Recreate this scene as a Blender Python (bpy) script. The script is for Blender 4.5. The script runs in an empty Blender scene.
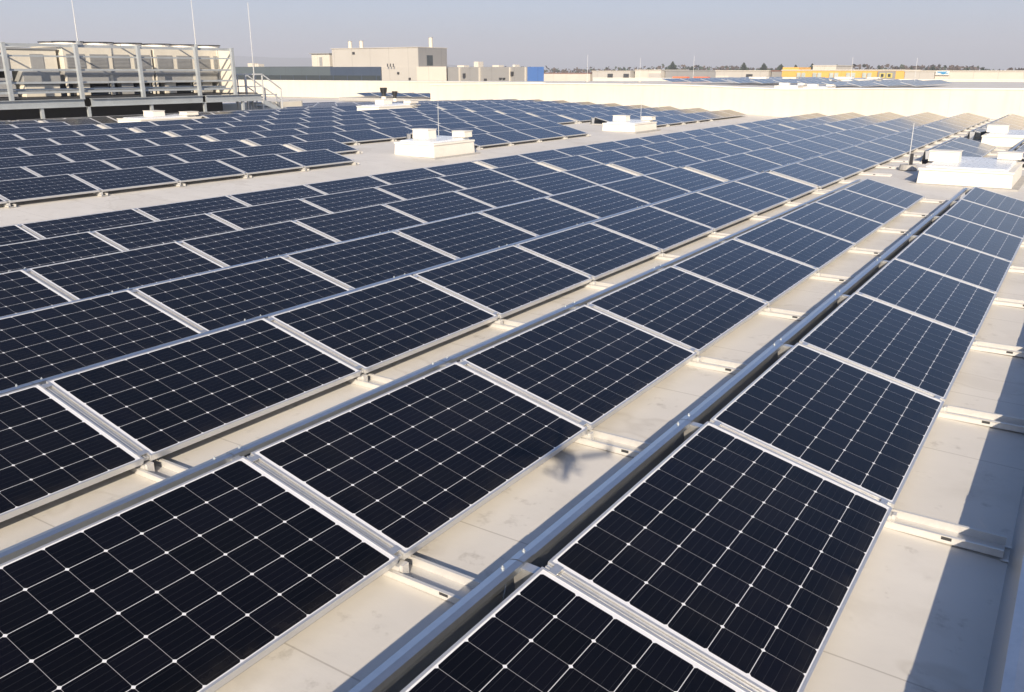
import bpy, bmesh, math, random
from mathutils import Vector, Matrix
random.seed(7)
S = bpy.context.scene
COL = S.collection
R = math.radians

# ------------------------------------------------------------------ camera
YAW, PITCH, FPX = 0.581214773, 0.309589867, 859.941
CAM = Vector((0.519024, -16.009276, 2.032069))
cd = bpy.data.cameras.new('camera'); cam = bpy.data.objects.new('camera', cd); COL.objects.link(cam)
cam.location = CAM
VIEW = Vector((-math.sin(YAW)*math.cos(PITCH), math.cos(YAW)*math.cos(PITCH), -math.sin(PITCH)))
RIGHT = Vector((math.cos(YAW), math.sin(YAW), 0)); UP = RIGHT.cross(VIEW)
cam.rotation_euler = Matrix((RIGHT, UP, -VIEW)).transposed().to_euler()
cd.sensor_width = 36; cd.lens = FPX/1024*36; cd.clip_start = 0.02; cd.clip_end = 30000
S.camera = cam

# ------------------------------------------------------------------ sky, sun, exposure
SUN_DIR = Vector((-0.44780, 0.78866, -0.42129)).normalized()      # the way the light travels
W = bpy.data.worlds.new('World'); S.world = W; W.use_nodes = True
nt = W.node_tree; nt.nodes.clear()
sky = nt.nodes.new('ShaderNodeTexSky'); sky.sky_type = 'NISHITA'; sky.sun_disc = False
sky.sun_elevation = math.asin(-SUN_DIR.z); sky.sun_rotation = math.atan2(-SUN_DIR.x, -SUN_DIR.y)
sky.air_density = 0.7; sky.dust_density = 1.0; sky.ozone_density = 4.5; sky.altitude = 0
bg = nt.nodes.new('ShaderNodeBackground'); bg.inputs[1].default_value = 0.09
out = nt.nodes.new('ShaderNodeOutputWorld')
# a pale winter haze lies along the horizon of the sky
tcw = nt.nodes.new('ShaderNodeTexCoord'); spw = nt.nodes.new('ShaderNodeSeparateXYZ'); nt.links.new(tcw.outputs['Generated'], spw.inputs[0])
mrw = nt.nodes.new('ShaderNodeMapRange'); mrw.interpolation_type = 'SMOOTHSTEP'
for k, v in ((1, 0.0), (2, 0.30), (3, 0.78), (4, 0.0)): mrw.inputs[k].default_value = v
nt.links.new(spw.outputs[2], mrw.inputs[0])
mxw = nt.nodes.new('ShaderNodeMix'); mxw.data_type = 'RGBA'; nt.links.new(mrw.outputs[0], mxw.inputs[0])
nt.links.new(sky.outputs[0], mxw.inputs[6]); mxw.inputs[7].default_value = (3.1, 3.3, 3.85, 1)
nt.links.new(mxw.outputs[2], bg.inputs[0]); nt.links.new(bg.outputs[0], out.inputs[0])
ld = bpy.data.lights.new('sun', 'SUN'); ld.energy = 4.6; ld.angle = R(0.5); ld.color = (1.0, 0.85, 0.66)
sun = bpy.data.objects.new('sun', ld); COL.objects.link(sun); sun.location = (10, -30, 30)
sun.rotation_euler = SUN_DIR.to_track_quat('-Z', 'Y').to_euler()
S.view_settings.view_transform = 'Standard'; S.view_settings.look = 'None'
S.view_settings.gamma = 1; S.view_settings.use_curve_mapping = False
S.view_settings.exposure = 0.88

# ------------------------------------------------------------------ node helpers and materials
class NT:
    def __init__(s, m): s.t = m.node_tree; s.b = s.t.nodes['Principled BSDF']
    def n(s, k, **kw):
        o = s.t.nodes.new(k)
        for a, v in kw.items(): setattr(o, a, v)
        return o
    def l(s, a, b): s.t.links.new(a, b)
    def put(s, sock, v):
        if hasattr(v, 'is_output'): s.l(v, sock)
        else: sock.default_value = v
    def m(s, op, a, b=0.0, c=0.0):
        o = s.n('ShaderNodeMath', operation=op)
        s.put(o.inputs[0], a); s.put(o.inputs[1], b)
        if op in ('MULTIPLY_ADD', 'COMPARE', 'SMOOTH_MIN'): s.put(o.inputs[2], c)
        return o.outputs[0]
    def mix(s, f, a, b):
        o = s.n('ShaderNodeMix', data_type='RGBA'); s.put(o.inputs[0], f)
        s.put(o.inputs[6], a if hasattr(a, 'is_output') else (*a, 1)); s.put(o.inputs[7], b if hasattr(b, 'is_output') else (*b, 1))
        return o.outputs[2]
    def ramp(s, v, lo, hi):
        o = s.n('ShaderNodeMapRange'); s.put(o.inputs[0], v); o.inputs[1].default_value = lo; o.inputs[2].default_value = hi
        return o.outputs[0]
    def noise(s, vec, scale, detail=4, rough=0.55):
        o = s.n('ShaderNodeTexNoise'); o.inputs['Scale'].default_value = scale; o.inputs['Detail'].default_value = detail
        o.inputs['Roughness'].default_value = rough
        if vec is not None: s.l(vec, o.inputs['Vector'])
        return o.outputs['Fac']
    def bump(s, h, strength, dist):
        o = s.n('ShaderNodeBump'); o.inputs['Strength'].default_value = strength; o.inputs['Distance'].default_value = dist
        s.l(h, o.inputs['Height']); s.l(o.outputs[0], s.b.inputs['Normal'])

def mat(name, col, rough=0.6, metal=0.0, var=0.12, scale=3.0, bump=0.0, bscale=40, spec=None):
    m = bpy.data.materials.new(name); m.use_nodes = True; t = NT(m)
    tc = t.n('ShaderNodeTexCoord').outputs['Object']
    f = t.noise(tc, scale, 5, .6); f2 = t.noise(tc, scale*9, 3, .6)
    f = t.m('ADD', t.m('MULTIPLY', f, .7), t.m('MULTIPLY', f2, .3))
    d = tuple(c*(1-var*1.6) for c in col); b = tuple(min(.95, c*(1+var)) for c in col)
    t.l(t.mix(t.ramp(f, .3, .7), d, b), t.b.inputs['Base Color'])
    t.b.inputs['Metallic'].default_value = metal
    t.l(t.m('MULTIPLY_ADD', f2, .25, rough-.12), t.b.inputs['Roughness'])
    if spec is not None: t.b.inputs['Specular IOR Level'].default_value = spec
    if bump: t.bump(t.noise(tc, bscale, 4), bump, .01)
    return m

def make_cells():
    """Mono cells under glass: UV in metres on the 1.65 x 0.985 m module."""
    m = bpy.data.materials.new('solar_cells'); m.use_nodes = True; t = NT(m)
    uv = t.n('ShaderNodeUVMap').outputs[0]; sp = t.n('ShaderNodeSeparateXYZ'); t.l(uv, sp.inputs[0])
    P = 0.1587
    a = t.m('DIVIDE', t.m('SUBTRACT', sp.outputs[0], 0.0315), P); b = t.m('DIVIDE', t.m('SUBTRACT', sp.outputs[1], 0.0164), P)
    fa = t.m('ABSOLUTE', t.m('SUBTRACT', t.m('FRACT', a), .5)); fb = t.m('ABSOLUTE', t.m('SUBTRACT', t.m('FRACT', b), .5))
    inside = t.m('MULTIPLY', t.m('MULTIPLY', t.m('GREATER_THAN', a, 0), t.m('LESS_THAN', a, 10)),
                 t.m('MULTIPLY', t.m('GREATER_THAN', b, 0), t.m('LESS_THAN', b, 6)))
    ga = t.m('GREATER_THAN', fa, .5 - .0009/P); gb = t.m('GREATER_THAN', fb, .5 - .0013/P)
    cham = t.m('GREATER_THAN', t.m('ADD', fa, fb), 1 - .0098/P)
    white = t.m('MAXIMUM', t.m('MAXIMUM', t.m('MULTIPLY', ga, .42), t.m('MULTIPLY', gb, .8)), cham)
    white = t.m('MAXIMUM', white, t.m('SUBTRACT', 1, inside))
    fbus = t.m('ABSOLUTE', t.m('SUBTRACT', t.m('FRACT', t.m('MULTIPLY', b, 5)), .5))
    bus = t.m('MULTIPLY', t.m('LESS_THAN', fbus, .0005/P*5), .13)
    # every cell a slightly different blue-black
    cid = t.n('ShaderNodeCombineXYZ'); t.l(t.m('FLOOR', a), cid.inputs[0]); t.l(t.m('FLOOR', b), cid.inputs[1])
    t.l(t.m('MULTIPLY', t.n('ShaderNodeObjectInfo').outputs['Random'], 91), cid.inputs[2])
    wn = t.n('ShaderNodeTexWhiteNoise'); t.l(cid.outputs[0], wn.inputs['Vector'])
    orand = t.n('ShaderNodeObjectInfo').outputs['Random']
    cell = t.mix(t.m('MULTIPLY_ADD', wn.outputs[0], .6, t.m('MULTIPLY', orand, .4)), (.0020, .0022, .0033), (.0042, .0042, .0078))
    c = t.mix(bus, cell, (.16, .165, .18)); c = t.mix(white, c, (.66, .67, .69))
    # thin dust film
    tc = t.n('ShaderNodeTexCoord').outputs['Object']
    dust = t.m('MULTIPLY', t.ramp(t.noise(tc, 2.2, 6, .65), .45, .8), .008)
    dust = t.m('MULTIPLY', dust, t.m('MULTIPLY_ADD', orand, 1.6, .3))
    c = t.mix(dust, c, (.5, .45, .36))
    # dirt gathered along the low edge and a few droppings
    edge = t.m('MULTIPLY', t.ramp(sp.outputs[1], .10, .012), t.ramp(t.noise(tc, 9, 5, .7), .35, .75))
    c = t.mix(t.m('MULTIPLY', edge, .035), c, (.45, .40, .32))
    off = t.n('ShaderNodeVectorMath', operation='ADD'); t.l(tc, off.inputs[0]); cv = t.n('ShaderNodeCombineXYZ'); t.l(t.m('MULTIPLY', orand, 57), cv.inputs[0]); t.l(t.m('MULTIPLY', orand, 91), cv.inputs[1]); t.l(cv.outputs[0], off.inputs[1])
    vd = t.n('ShaderNodeTexVoronoi'); vd.inputs['Scale'].default_value = 1.1; t.l(off.outputs[0], vd.inputs['Vector'])
    sp2 = t.n('ShaderNodeSeparateColor'); t.l(vd.outputs['Color'], sp2.inputs[0])
    drop = t.m('MULTIPLY', t.m('LESS_THAN', t.m('ADD', vd.outputs['Distance'], t.m('MULTIPLY', t.noise(tc, 60, 3), .02)), .022), t.m('GREATER_THAN', sp2.outputs[0], .72))
    c = t.mix(t.m('MULTIPLY', drop, .7), c, (.62, .60, .55))
    t.l(c, t.b.inputs['Base Color'])
    t.l(t.m('MULTIPLY_ADD', t.noise(tc, 5, 4), .10, .09), t.b.inputs['Roughness'])
    t.b.inputs['IOR'].default_value = 1.28
    return m

def make_roof():
    m = bpy.data.materials.new('roof_membrane'); m.use_nodes = True; t = NT(m)
    tc = t.n('ShaderNodeTexCoord').outputs['Object']; sp = t.n('ShaderNodeSeparateXYZ'); t.l(tc, sp.inputs[0])
    base = t.mix(t.ramp(t.noise(tc, .55, 6, .6), .3, .7), (.54, .52, .48), (.635, .615, .575))
    st = t.n('ShaderNodeMapping'); st.inputs['Scale'].default_value = (1.2, 1.5, 1); t.l(tc, st.inputs[0])
    base = t.mix(t.m('MULTIPLY', t.ramp(t.noise(st.outputs[0], 1.6, 7, .68), .54, .82), .42), base, (.36, .335, .29))
    # blotches left by dried puddles and scuffs
    base = t.mix(t.m('MULTIPLY', t.ramp(t.noise(tc, 7, 5, .7), .60, .72), .46), base, (.27, .25, .22))
    ps = t.n('ShaderNodeMapping'); ps.inputs['Scale'].default_value = (.55, .8, 1); t.l(tc, ps.inputs[0])
    pud = t.noise(ps.outputs[0], .9, 4, .5); ring = t.m('SUBTRACT', 1, t.ramp(t.m('ABSOLUTE', t.m('SUBTRACT', pud, .60)), 0, .012))
    base = t.mix(t.m('MULTIPLY', ring, .32), base, (.36, .33, .28)); base = t.mix(t.m('MULTIPLY', t.ramp(pud, .60, .63), .22), base, (.40, .37, .32))
    # welded laps of the membrane every 1.1 m
    lap = t.m('ABSOLUTE', t.m('SUBTRACT', t.m('FRACT', t.m('DIVIDE', t.m('ADD', sp.outputs[1], t.m('MULTIPLY', t.noise(tc, .7, 2), .05)), 1.13)), .5))
    l = t.m('LESS_THAN', lap, .0035)
    base = t.mix(t.m('MULTIPLY', l, .55), base, (.26, .24, .21))
    t.l(base, t.b.inputs['Base Color']); t.b.inputs['Roughness'].default_value = .62
    h = t.m('ADD', t.m('MULTIPLY', t.noise(st.outputs[0], 2.3, 5, .6), 1.0), t.m('MULTIPLY', t.m('LESS_THAN', lap, .04), .12))
    t.bump(h, .16, .02)
    return m

def make_galv():
    m = bpy.data.materials.new('galvanised_sheet'); m.use_nodes = True; t = NT(m)
    tc = t.n('ShaderNodeTexCoord').outputs['Object']
    vo = t.n('ShaderNodeTexVoronoi'); vo.inputs['Scale'].default_value = 38; t.l(tc, vo.inputs['Vector'])
    f = t.m('ADD', t.m('MULTIPLY', vo.outputs['Distance'], .2), t.m('MULTIPLY', t.noise(tc, 3, 5), .7))
    t.l(t.mix(t.ramp(f, .3, .8), (.42, .455, .50), (.52, .555, .60)), t.b.inputs['Base Color'])
    t.b.inputs['Metallic'].default_value = .9
    t.l(t.m('MULTIPLY_ADD', f, .12, .24), t.b.inputs['Roughness'])
    return m

def make_wall():
    m = bpy.data.materials.new('white_cladding'); m.use_nodes = True; t = NT(m)
    tc = t.n('ShaderNodeTexCoord').outputs['Object']; sp = t.n('ShaderNodeSeparateXYZ'); t.l(tc, sp.inputs[0])
    c = t.mix(t.ramp(t.noise(tc, .35, 5), .3, .7), (.56, .51, .43), (.61, .56, .475))
    st = t.n('ShaderNodeMapping'); st.inputs['Scale'].default_value = (2.2, 2.2, .22); t.l(tc, st.inputs[0])
    c = t.mix(t.m('MULTIPLY', t.ramp(t.noise(st.outputs[0], 1.5, 6, .65), .45, .8), .42), c, (.42, .385, .33))
    j = t.m('LESS_THAN', t.m('ABSOLUTE', t.m('SUBTRACT', t.m('FRACT', t.m('DIVIDE', sp.outputs[0], 3.0)), .5)), .004)
    c = t.mix(t.m('MULTIPLY', j, .6), c, (.4, .38, .35))
    t.l(c, t.b.inputs['Base Color']); t.b.inputs['Roughness'].default_value = .65
    return m

def make_cladding(name, c0, c1, step=1.0, axis=0):
    """Profiled wall panels: fine ribs as bump, panel joints as real darker lines."""
    m = bpy.data.materials.new(name); m.use_nodes = True; t = NT(m)
    tc = t.n('ShaderNodeTexCoord').outputs['Object']; sp = t.n('ShaderNodeSeparateXYZ'); t.l(tc, sp.inputs[0])
    c = t.mix(t.ramp(t.noise(tc, .09, 6, .65), .3, .7), c0, c1)
    u = t.m('ADD', sp.outputs[0], sp.outputs[1])
    j = t.m('LESS_THAN', t.m('FRACT', t.m('DIVIDE', u, step*6)), .02)
    c = t.mix(t.m('MULTIPLY', j, .5), c, tuple(x*.5 for x in c0))
    t.l(c, t.b.inputs['Base Color']); t.b.inputs['Roughness'].default_value = .55
    return m

CELLS, ROOF, GALV, WALLM = make_cells(), make_roof(), make_galv(), make_wall()
FRAME = mat('anodised_frame', (.60, .605, .61), .36, .65, .06, 4)
BACK = mat('white_backsheet', (.6, .6, .6), .6)
ALU = mat('mill_aluminium', (.66, .66, .65), .36, .8, .08, 6)
RODM = mat('bright_rod', (.55, .56, .56), .4, .2, .05)
TRAYM = mat('bright_rail', (.60, .59, .565), .42, .35, .07, 5)
STEEL = mat('galvanised_steel', (.40, .43, .445), .45, .3, .10, 2)
WHITEP = mat('white_curb_plastic', (.70, .665, .59), .45, 0, .06, 1.5)
LID = mat('translucent_lid', (.62, .65, .68), .28, 0, .08, 2)
BLACK = mat('black_rubber', (.02, .02, .022), .6)
DARK = mat('dark_void_steel', (.035, .036, .04), .6, .2)
CONC = mat('concrete', (.36, .35, .33), .85, 0, .15, 9, .4, 60)
BEIGE = mat('beige_lacquered_sheet', (.62, .58, .49), .5, 0, .08, 1.2)
LOUV = mat('grey_louvre', (.26, .265, .27), .6, .1, .12, 5)
DUCTG = mat('grey_duct', (.36, .36, .35), .5, .3, .1, 2)
CREAM = make_cladding('cream_wall', (.52, .48, .41), (.58, .54, .47))
BEIGEW = make_cladding('beige_cladding', (.40, .38, .345), (.45, .43, .395))
GREYW = make_cladding('grey_cladding', (.22, .218, .215), (.26, .256, .25))
TEAL = make_cladding('teal_cladding', (.062, .082, .095), (.080, .102, .115))
NAVY = make_cladding('navy_cladding', (.028, .045, .078), (.04, .06, .10))
BLUEW = make_cladding('blue_cladding', (.045, .115, .32), (.055, .14, .37))
YEL = make_cladding('yellow_cladding', (.62, .34, .07), (.70, .40, .09))
WINDOW = mat('window_glass', (.03, .04, .045), .12, 0, .1, .5)
PALEW = mat('pale_window_band', (.42, .46, .42), .3, 0, .15, .6)
ORANGE = mat('orange_paint', (.75, .15, .03), .45)
REDP = mat('red_brown_paint', (.22, .10, .07), .6)
CYAN = mat('blue_sign_paint', (.02, .26, .52), .45)
BARK = mat('bark', (.07, .05, .04), .9)
NEEDLE = mat('needles', (.035, .055, .03), .8, 0, .4, .8)
TWIG = mat('bare_twigs', (.085, .062, .05), .9, 0, .4, .6)
GROUNDM = mat('dry_ground', (.17, .16, .12), .95, 0, .3, .01)
HILLM = mat('wooded_hillside', (.05, .065, .045), .95, 0, .3, .005)
SHADEM = mat('deck_shade_black', (.05, .05, .055), .9)  # near-black that stands in for the shade below the cooling deck

# ------------------------------------------------------------------ mesh builder
class MB:
    def __init__(s): s.v, s.f, s.mi, s.uv, s.mats = [], [], [], [], []
    def slot(s, m):
        if m not in s.mats: s.mats.append(m)
        return s.mats.index(m)
    def face(s, pts, m, uv=None):
        i = len(s.v); s.v += [tuple(p) for p in pts]; s.f.append(tuple(range(i, i+len(pts)))); s.mi.append(s.slot(m))
        s.uv.append(uv or [(0, 0)]*len(pts))
    def hexa(s, c, m):
        """c = 8 corners: bottom 0-3 counter-clockwise, top 4-7."""
        for q in ((3, 2, 1, 0), (4, 5, 6, 7), (0, 1, 5, 4), (1, 2, 6, 5), (2, 3, 7, 6), (3, 0, 4, 7)):
            s.face([c[i] for i in q], m)
    def box(s, x0, x1, y0, y1, z0, z1, m, taper=0.0):
        t = taper
        s.hexa([(x0, y0, z0), (x1, y0, z0), (x1, y1, z0), (x0, y1, z0),
                (x0+t, y0+t, z1), (x1-t, y0+t, z1), (x1-t, y1-t, z1), (x0+t, y1-t, z1)], m)
    def bar(s, a, b, w, h, m, up=Vector((0, 0, 1))):
        a, b = Vector(a), Vector(b); d = (b-a).normalized()
        if abs(d.dot(up)) > .98: up = Vector((0, 1, 0))
        r = d.cross(up).normalized()*w/2; u = r.cross(d).normalized()*h/2
        s.hexa([a-r-u, a+r-u, b+r-u, b-r-u, a-r+u, a+r+u, b+r+u, b-r+u], m)
    def tube(s, a, b, r0, r1, m, n=10, caps=True):
        a, b = Vector(a), Vector(b); d = (b-a).normalized()
        up = Vector((0, 0, 1)) if abs(d.z) < .95 else Vector((1, 0, 0))
        x = d.cross(up).normalized(); y = d.cross(x)
        A = [a+(x*math.cos(2*math.pi*i/n)+y*math.sin(2*math.pi*i/n))*r0 for i in range(n)]
        B = [b+(x*math.cos(2*math.pi*i/n)+y*math.sin(2*math.pi*i/n))*r1 for i in range(n)]
        for i in range(n): s.face([A[i], A[(i+1) % n], B[(i+1) % n], B[i]], m)
        if caps: s.face(A[::-1], m); s.face(B, m)
    def sheet(s, prof, y0, y1, th, m):
        """A bent sheet: the profile [(x, z)] pushed along y, th thick."""
        n = len(prof); off = []
        for i in range(n):
            a = Vector(prof[max(0, i-1)]); b = Vector(prof[min(n-1, i+1)]); d = (b-a).normalized()
            off.append((prof[i][0]+d.y*th, prof[i][1]-d.x*th))
        for i in range(n-1):
            p, q, r_, s_ = prof[i], prof[i+1], off[i+1], off[i]
            s.hexa([(p[0], y0, p[1]), (q[0], y0, q[1]), (q[0], y1, q[1]), (p[0], y1, p[1]),
                    (s_[0], y0, s_[1]), (r_[0], y0, r_[1]), (r_[0], y1, r_[1]), (s_[0], y1, s_[1])], m)
    def add(s, o, M):
        i = len(s.v); s.v += [tuple(M @ Vector(p)) for p in o.v]
        for f, mi, uv in zip(o.f, o.mi, o.uv):
            s.f.append(tuple(k+i for k in f)); s.mi.append(s.slot(o.mats[mi])); s.uv.append(uv)
    def mesh(s, name):
        me = bpy.data.meshes.new(name); me.from_pydata(s.v, [], s.f)
        for m in s.mats: me.materials.append(m)
        me.polygons.foreach_set('material_index', s.mi)
        ul = me.uv_layers.new(name='UVMap'); ul.data.foreach_set('uv', [c for f in s.uv for p in f for c in p])
        bm = bmesh.new(); bm.from_mesh(me); bmesh.ops.remove_doubles(bm, verts=bm.verts, dist=1e-5)
        bmesh.ops.recalc_face_normals(bm, faces=bm.faces); bm.to_mesh(me); bm.free(); me.update()
        return me
    def obj(s, name, parent=None, loc=(0, 0, 0), bevel=0.0, **tags):
        o = bpy.data.objects.new(name, s.mesh(name)); COL.objects.link(o); o.location = loc
        if parent: o.parent = parent
        if bevel:
            b = o.modifiers.new('bevel', 'BEVEL'); b.width = bevel; b.segments = 2; b.limit_method = 'ANGLE'
        tag(o, **tags); return o

def tag(o, label=None, cat=None, group=None, kind=None):
    if label: o['label'] = label
    if cat: o['category'] = cat
    if group: o['group'] = group
    if kind: o['kind'] = kind
    return o
def thing(name, loc, label, cat, group=None, rz=0):
    o = bpy.data.objects.new(name, None); COL.objects.link(o); o.location = loc; o.rotation_euler.z = rz
    o.empty_display_size = .1
    return tag(o, label, cat, group)
KIDS = {}
def kids(o):
    return [c for c in o.children]
def dup(o, loc, label=None, group=None, rz=None, parent=None, scale=None):
    c = o.copy(); COL.objects.link(c)
    if parent is not None: c.parent = parent
    else:
        c.location = loc
        if rz is not None: c.rotation_euler.z = rz
        if scale is not None: c.scale = scale
        if label: c['label'] = label
        if group: c['group'] = group
    for k in kids(o): dup(k, None, parent=c)
    return c

# ------------------------------------------------------------------ setting: roof, walls, ground
def zr(X):
    """Height of the panels' low edge above datum; the roof lies 0.11 m lower. It falls to a valley under the walkway."""
    if X > 4: X = 4
    if X > -10.5: return -.0222*X - .0035*X*X
    if X > -12.4: return -.153 + (X+10.5)*.028
    if X > -14.67: return -.2062 + (-12.4-X)*.0565
    if X > -25.5: return -.078 + (-14.67-X)*.0294
    if X > -28: return .2405
    if X > -42: return .2405 - (-28-X)*.032
    return -.2075
G = .11
SY = -.0015          # slight fall along the rows
def roof_z(X): return zr(X)-G

xs = [-110, -60, -42] + [-41.25+i*.75 for i in range(62)] + [6, 14, 40]
xs = sorted(set(round(x, 3) for x in xs))
b = MB()
ys = [-40, -20, 0, 20, 31.6]
for i in range(len(xs)-1):
    for j in range(len(ys)-1):
        x0, x1 = xs[i], xs[i+1]
        b.face([(x0, ys[j], roof_z(x0)+SY*ys[j]), (x1, ys[j], roof_z(x1)+SY*ys[j]), (x1, ys[j+1], roof_z(x1)+SY*ys[j+1]), (x0, ys[j+1], roof_z(x0)+SY*ys[j+1])], ROOF)
for i in range(3):      # the strip of roof that runs on beyond the corner of the white wall
    x0, x1 = (-110, -60, -40)[i], (-60, -40, -37.2)[i]
    b.face([(x0, 31.6, roof_z(x0)+SY*31.6), (x1, 31.6, roof_z(x1)+SY*31.6), (x1, 44.1, roof_z(x1)+SY*44.1), (x0, 44.1, roof_z(x0)+SY*44.1)], ROOF)
b.obj('roof', kind='structure')
b = MB(); b.face([(-6900, -1400, -9), (2900, -1400, -9), (2900, 4900, -9), (-6900, 4900, -9)], GROUNDM)
b.obj('ground', kind='structure')

# the white wall of the higher roof: its top follows the roof's falls
WT = [(-37.2, 1.20), (-31.6, 1.28), (-27.2, 1.335), (-22.8, 1.325), (-18.2, 1.30), (-17, 1.245), (-13.7, 1.15), (-9.7, 1.22), (-6, 1.25), (-2.6, 1.27), (6, 1.29), (36, 1.30)]
def wt(x):
    if x <= WT[0][0]: return WT[0][1]
    for (a, p), (c, q) in zip(WT, WT[1:]):
        if x <= c: return p+(q-p)*(x-a)/(c-a)
    return WT[-1][1]
t = thing('parapet_wall', (-10, 31.4, roof_z(-10)), 'long bright white parapet wall closing off the far end of the solar roof', 'wall')
o0 = Vector((-10, 31.4, roof_z(-10)))
def seg(bm, x0, x1, za, zb, zc, zd, y0, y1, m):
    bm.hexa([Vector(p)-o0 for p in ((x0, y0, za), (x1, y0, zb), (x1, y1, zb), (x0, y1, za), (x0, y0, zc), (x1, y0, zd), (x1, y1, zd), (x0, y1, zc))], m)
f, c = MB(), MB()
wx = [-37.2 + i*1.83 for i in range(41)]
for x0, x1 in zip(wx, wx[1:]):
    seg(f, x0, x1, roof_z(x0)-.05, roof_z(x1)-.05, wt(x0)-.07, wt(x1)-.07, 31.4, 31.65, WALLM)
    seg(c, x0, x1, wt(x0)-.068, wt(x1)-.068, wt(x0), wt(x1), 31.36, 31.69, WHITEP)
f.obj('wall_face', t); c.obj('coping', t)
t = thing('parapet_wall', (-60, 44, .35), 'lower cream wall further back, left of the bright white wall', 'wall')
f, c = MB(), MB()
f.box(-50, 24, 0, .3, -.7, .78, WALLM); c.box(-50, 24, -.05, .35, .782, .84, WHITEP)
f.obj('wall_face', t); c.obj('coping', t)

# higher roof behind the wall
b = MB()
uz = 1.02
for x0, x1 in zip(wx, wx[1:]):
    b.face([(x0, 31.66, wt(x0)-.2), (x1, 31.66, wt(x1)-.2), (x1, 112, .72), (x0, 112, .72)], ROOF)
b.face([(-130, 44.31, .95), (-37.2, 44.31, .98), (-37.2, 112, .72), (-75, 112, .40), (-130, 112, .25)], ROOF)
b.obj('upper_roof', kind='structure')
t = thing('parapet_wall', (-40, 112, 1.0), 'thin pale parapet on the far edge of the higher roof below the distant buildings', 'wall')
f, c = MB(), MB(); f.box(-28, 76, .02, .3, -.5, -.08, WALLM); c.box(-28, 76, -.03, .35, -.078, 0, WHITEP)
f.obj('wall_face', t); c.obj('coping', t)

# ------------------------------------------------------------------ the array: panels, deflectors, rails
TILT = math.atan2(.228222, .930954); CT, ST = math.cos(TILT), math.sin(TILT)
L, PL, PW, PITCHX = 1.694, 1.650, .985, 1.67480
V0 = -.0133
def pp(u, v, h):      # a point on the module: u along the row, v up the slope, h out of the glass
    v += V0
    return (-v*CT + h*ST, u, v*ST + h*CT)
def pbox(bm, u0, u1, v0, v1, h0, h1, m):
    bm.hexa([pp(u0, v0, h0), pp(u1, v0, h0), pp(u1, v1, h0), pp(u0, v1, h0), pp(u0, v0, h1), pp(u1, v0, h1), pp(u1, v1, h1), pp(u0, v1, h1)], m)
def frame_mb():
    bm = MB(); w = .011
    pbox(bm, 0, PL, 0, w, -.036, 0, FRAME); pbox(bm, 0, PL, PW-w, PW, -.036, 0, FRAME)
    pbox(bm, 0, w, w, PW-w, -.036, 0, FRAME); pbox(bm, PL-w, PL, w, PW-w, -.036, 0, FRAME)
    return bm
def cells_mb():
    bm = MB(); w = .011
    q = [(w, w), (PL-w, w), (PL-w, PW-w), (w, PW-w)]
    bm.face([pp(u, v, -.0022) for u, v in q], CELLS, q)
    bm.face([pp(u, v, -.008) for u, v in q][::-1], BACK)
    return bm
HX = -(PW+V0)*CT       # the module's high edge
def deflector_mb():
    bm = MB(); x = HX
    bm.sheet([(x-.262, .003), (x-.212, .006), (x-.160, .306), (x-.126, .314), (x-.097, .311), (x-.094, .288)], 0, L-.004, .0016, GALV)
    bm.sheet([(x-.163, .3005), (x-.161, .3095), (x-.126, .3175), (x-.097, .3145)], .0, .075, .0016, GALV)     # lapped joint
    return bm
def bolt_mb(y):
    bm = MB(); x = HX
    bm.tube((x-.142, y, .311), (x-.142, y, .318), .007, .007, STEEL, 6); bm.tube((x-.142, y, .318), (x-.142, y, .325), .003, .003, STEEL, 6)
    return bm
def tray_mb(x0, x1):
    """U-shaped base rail lying on the membrane, slotted side walls."""
    bm = MB(); y0, y1 = -.035, .095
    bm.box(x0, x1, y0, y1, .003, .007, TRAYM)
    for a, b_ in ((y0, y0+.003), (y1-.003, y1)): bm.box(x0, x1, a, b_, .0072, .046, TRAYM)
    bm.box(x0, x1, y0-.014, y0-.0005, .043, .046, TRAYM); bm.box(x0, x1, y1+.0005, y1+.014, .043, .046, TRAYM)
    return bm
def strip_mb():
    bm = MB()
    def q(u0, u1, v0, v1, h0, h1):
        c = [pp(u, v, h) for h in (h0, h1) for u, v in ((u0, v0), (u1, v0), (u1, v1), (u0, v1))]
        bm.hexa([(p[0], p[1], p[2]+G) for p in c], ALU)
    q(-.018, .018, .012, PW-.004, -.030, -.0105)
    q(-.0025, .0025, .012, PW-.004, -.0104, -.007)
    for v in (.03, PW-.065): q(-.030, .030, v, v+.032, .0006, .0036)
    return bm
def foot_mb():
    bm = MB()
    bm.box(-.05, .015, -.028, .028, .0075, .066, TRAYM)                 # block carrying the low edge
    bm.box(.0155, .032, -.020, .020, .0075, .072, TRAYM)
    bm.box(.0322, .058, -.022, .022, .0075, .012, TRAYM)
    return bm
def bracket_mb():
    bm = MB(); x = HX
    bm.hexa([(x-.152, -.024, .300), (x+.03, -.024, .292), (x+.03, .024, .292), (x-.152, .024, .300),
             (x-.152, -.024, .3045), (x+.03, -.024, .2965), (x+.03, .024, .2965), (x-.152, .024, .3045)], ALU)
    bm.hexa([(x-.10, -.022, .012), (x-.02, -.022, .012), (x-.02, -.019, .012), (x-.10, -.019, .012),
             (x-.135, -.022, .2995), (x+.02, -.022, .2915), (x+.02, -.019, .2915), (x-.135, -.019, .2995)], ALU)
    return bm

def slot_mb(x, y):
    bm = MB()
    if 1: bm.box(x, x+.045, y, y+.0006, .018, .034, DARK)
    return bm

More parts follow.
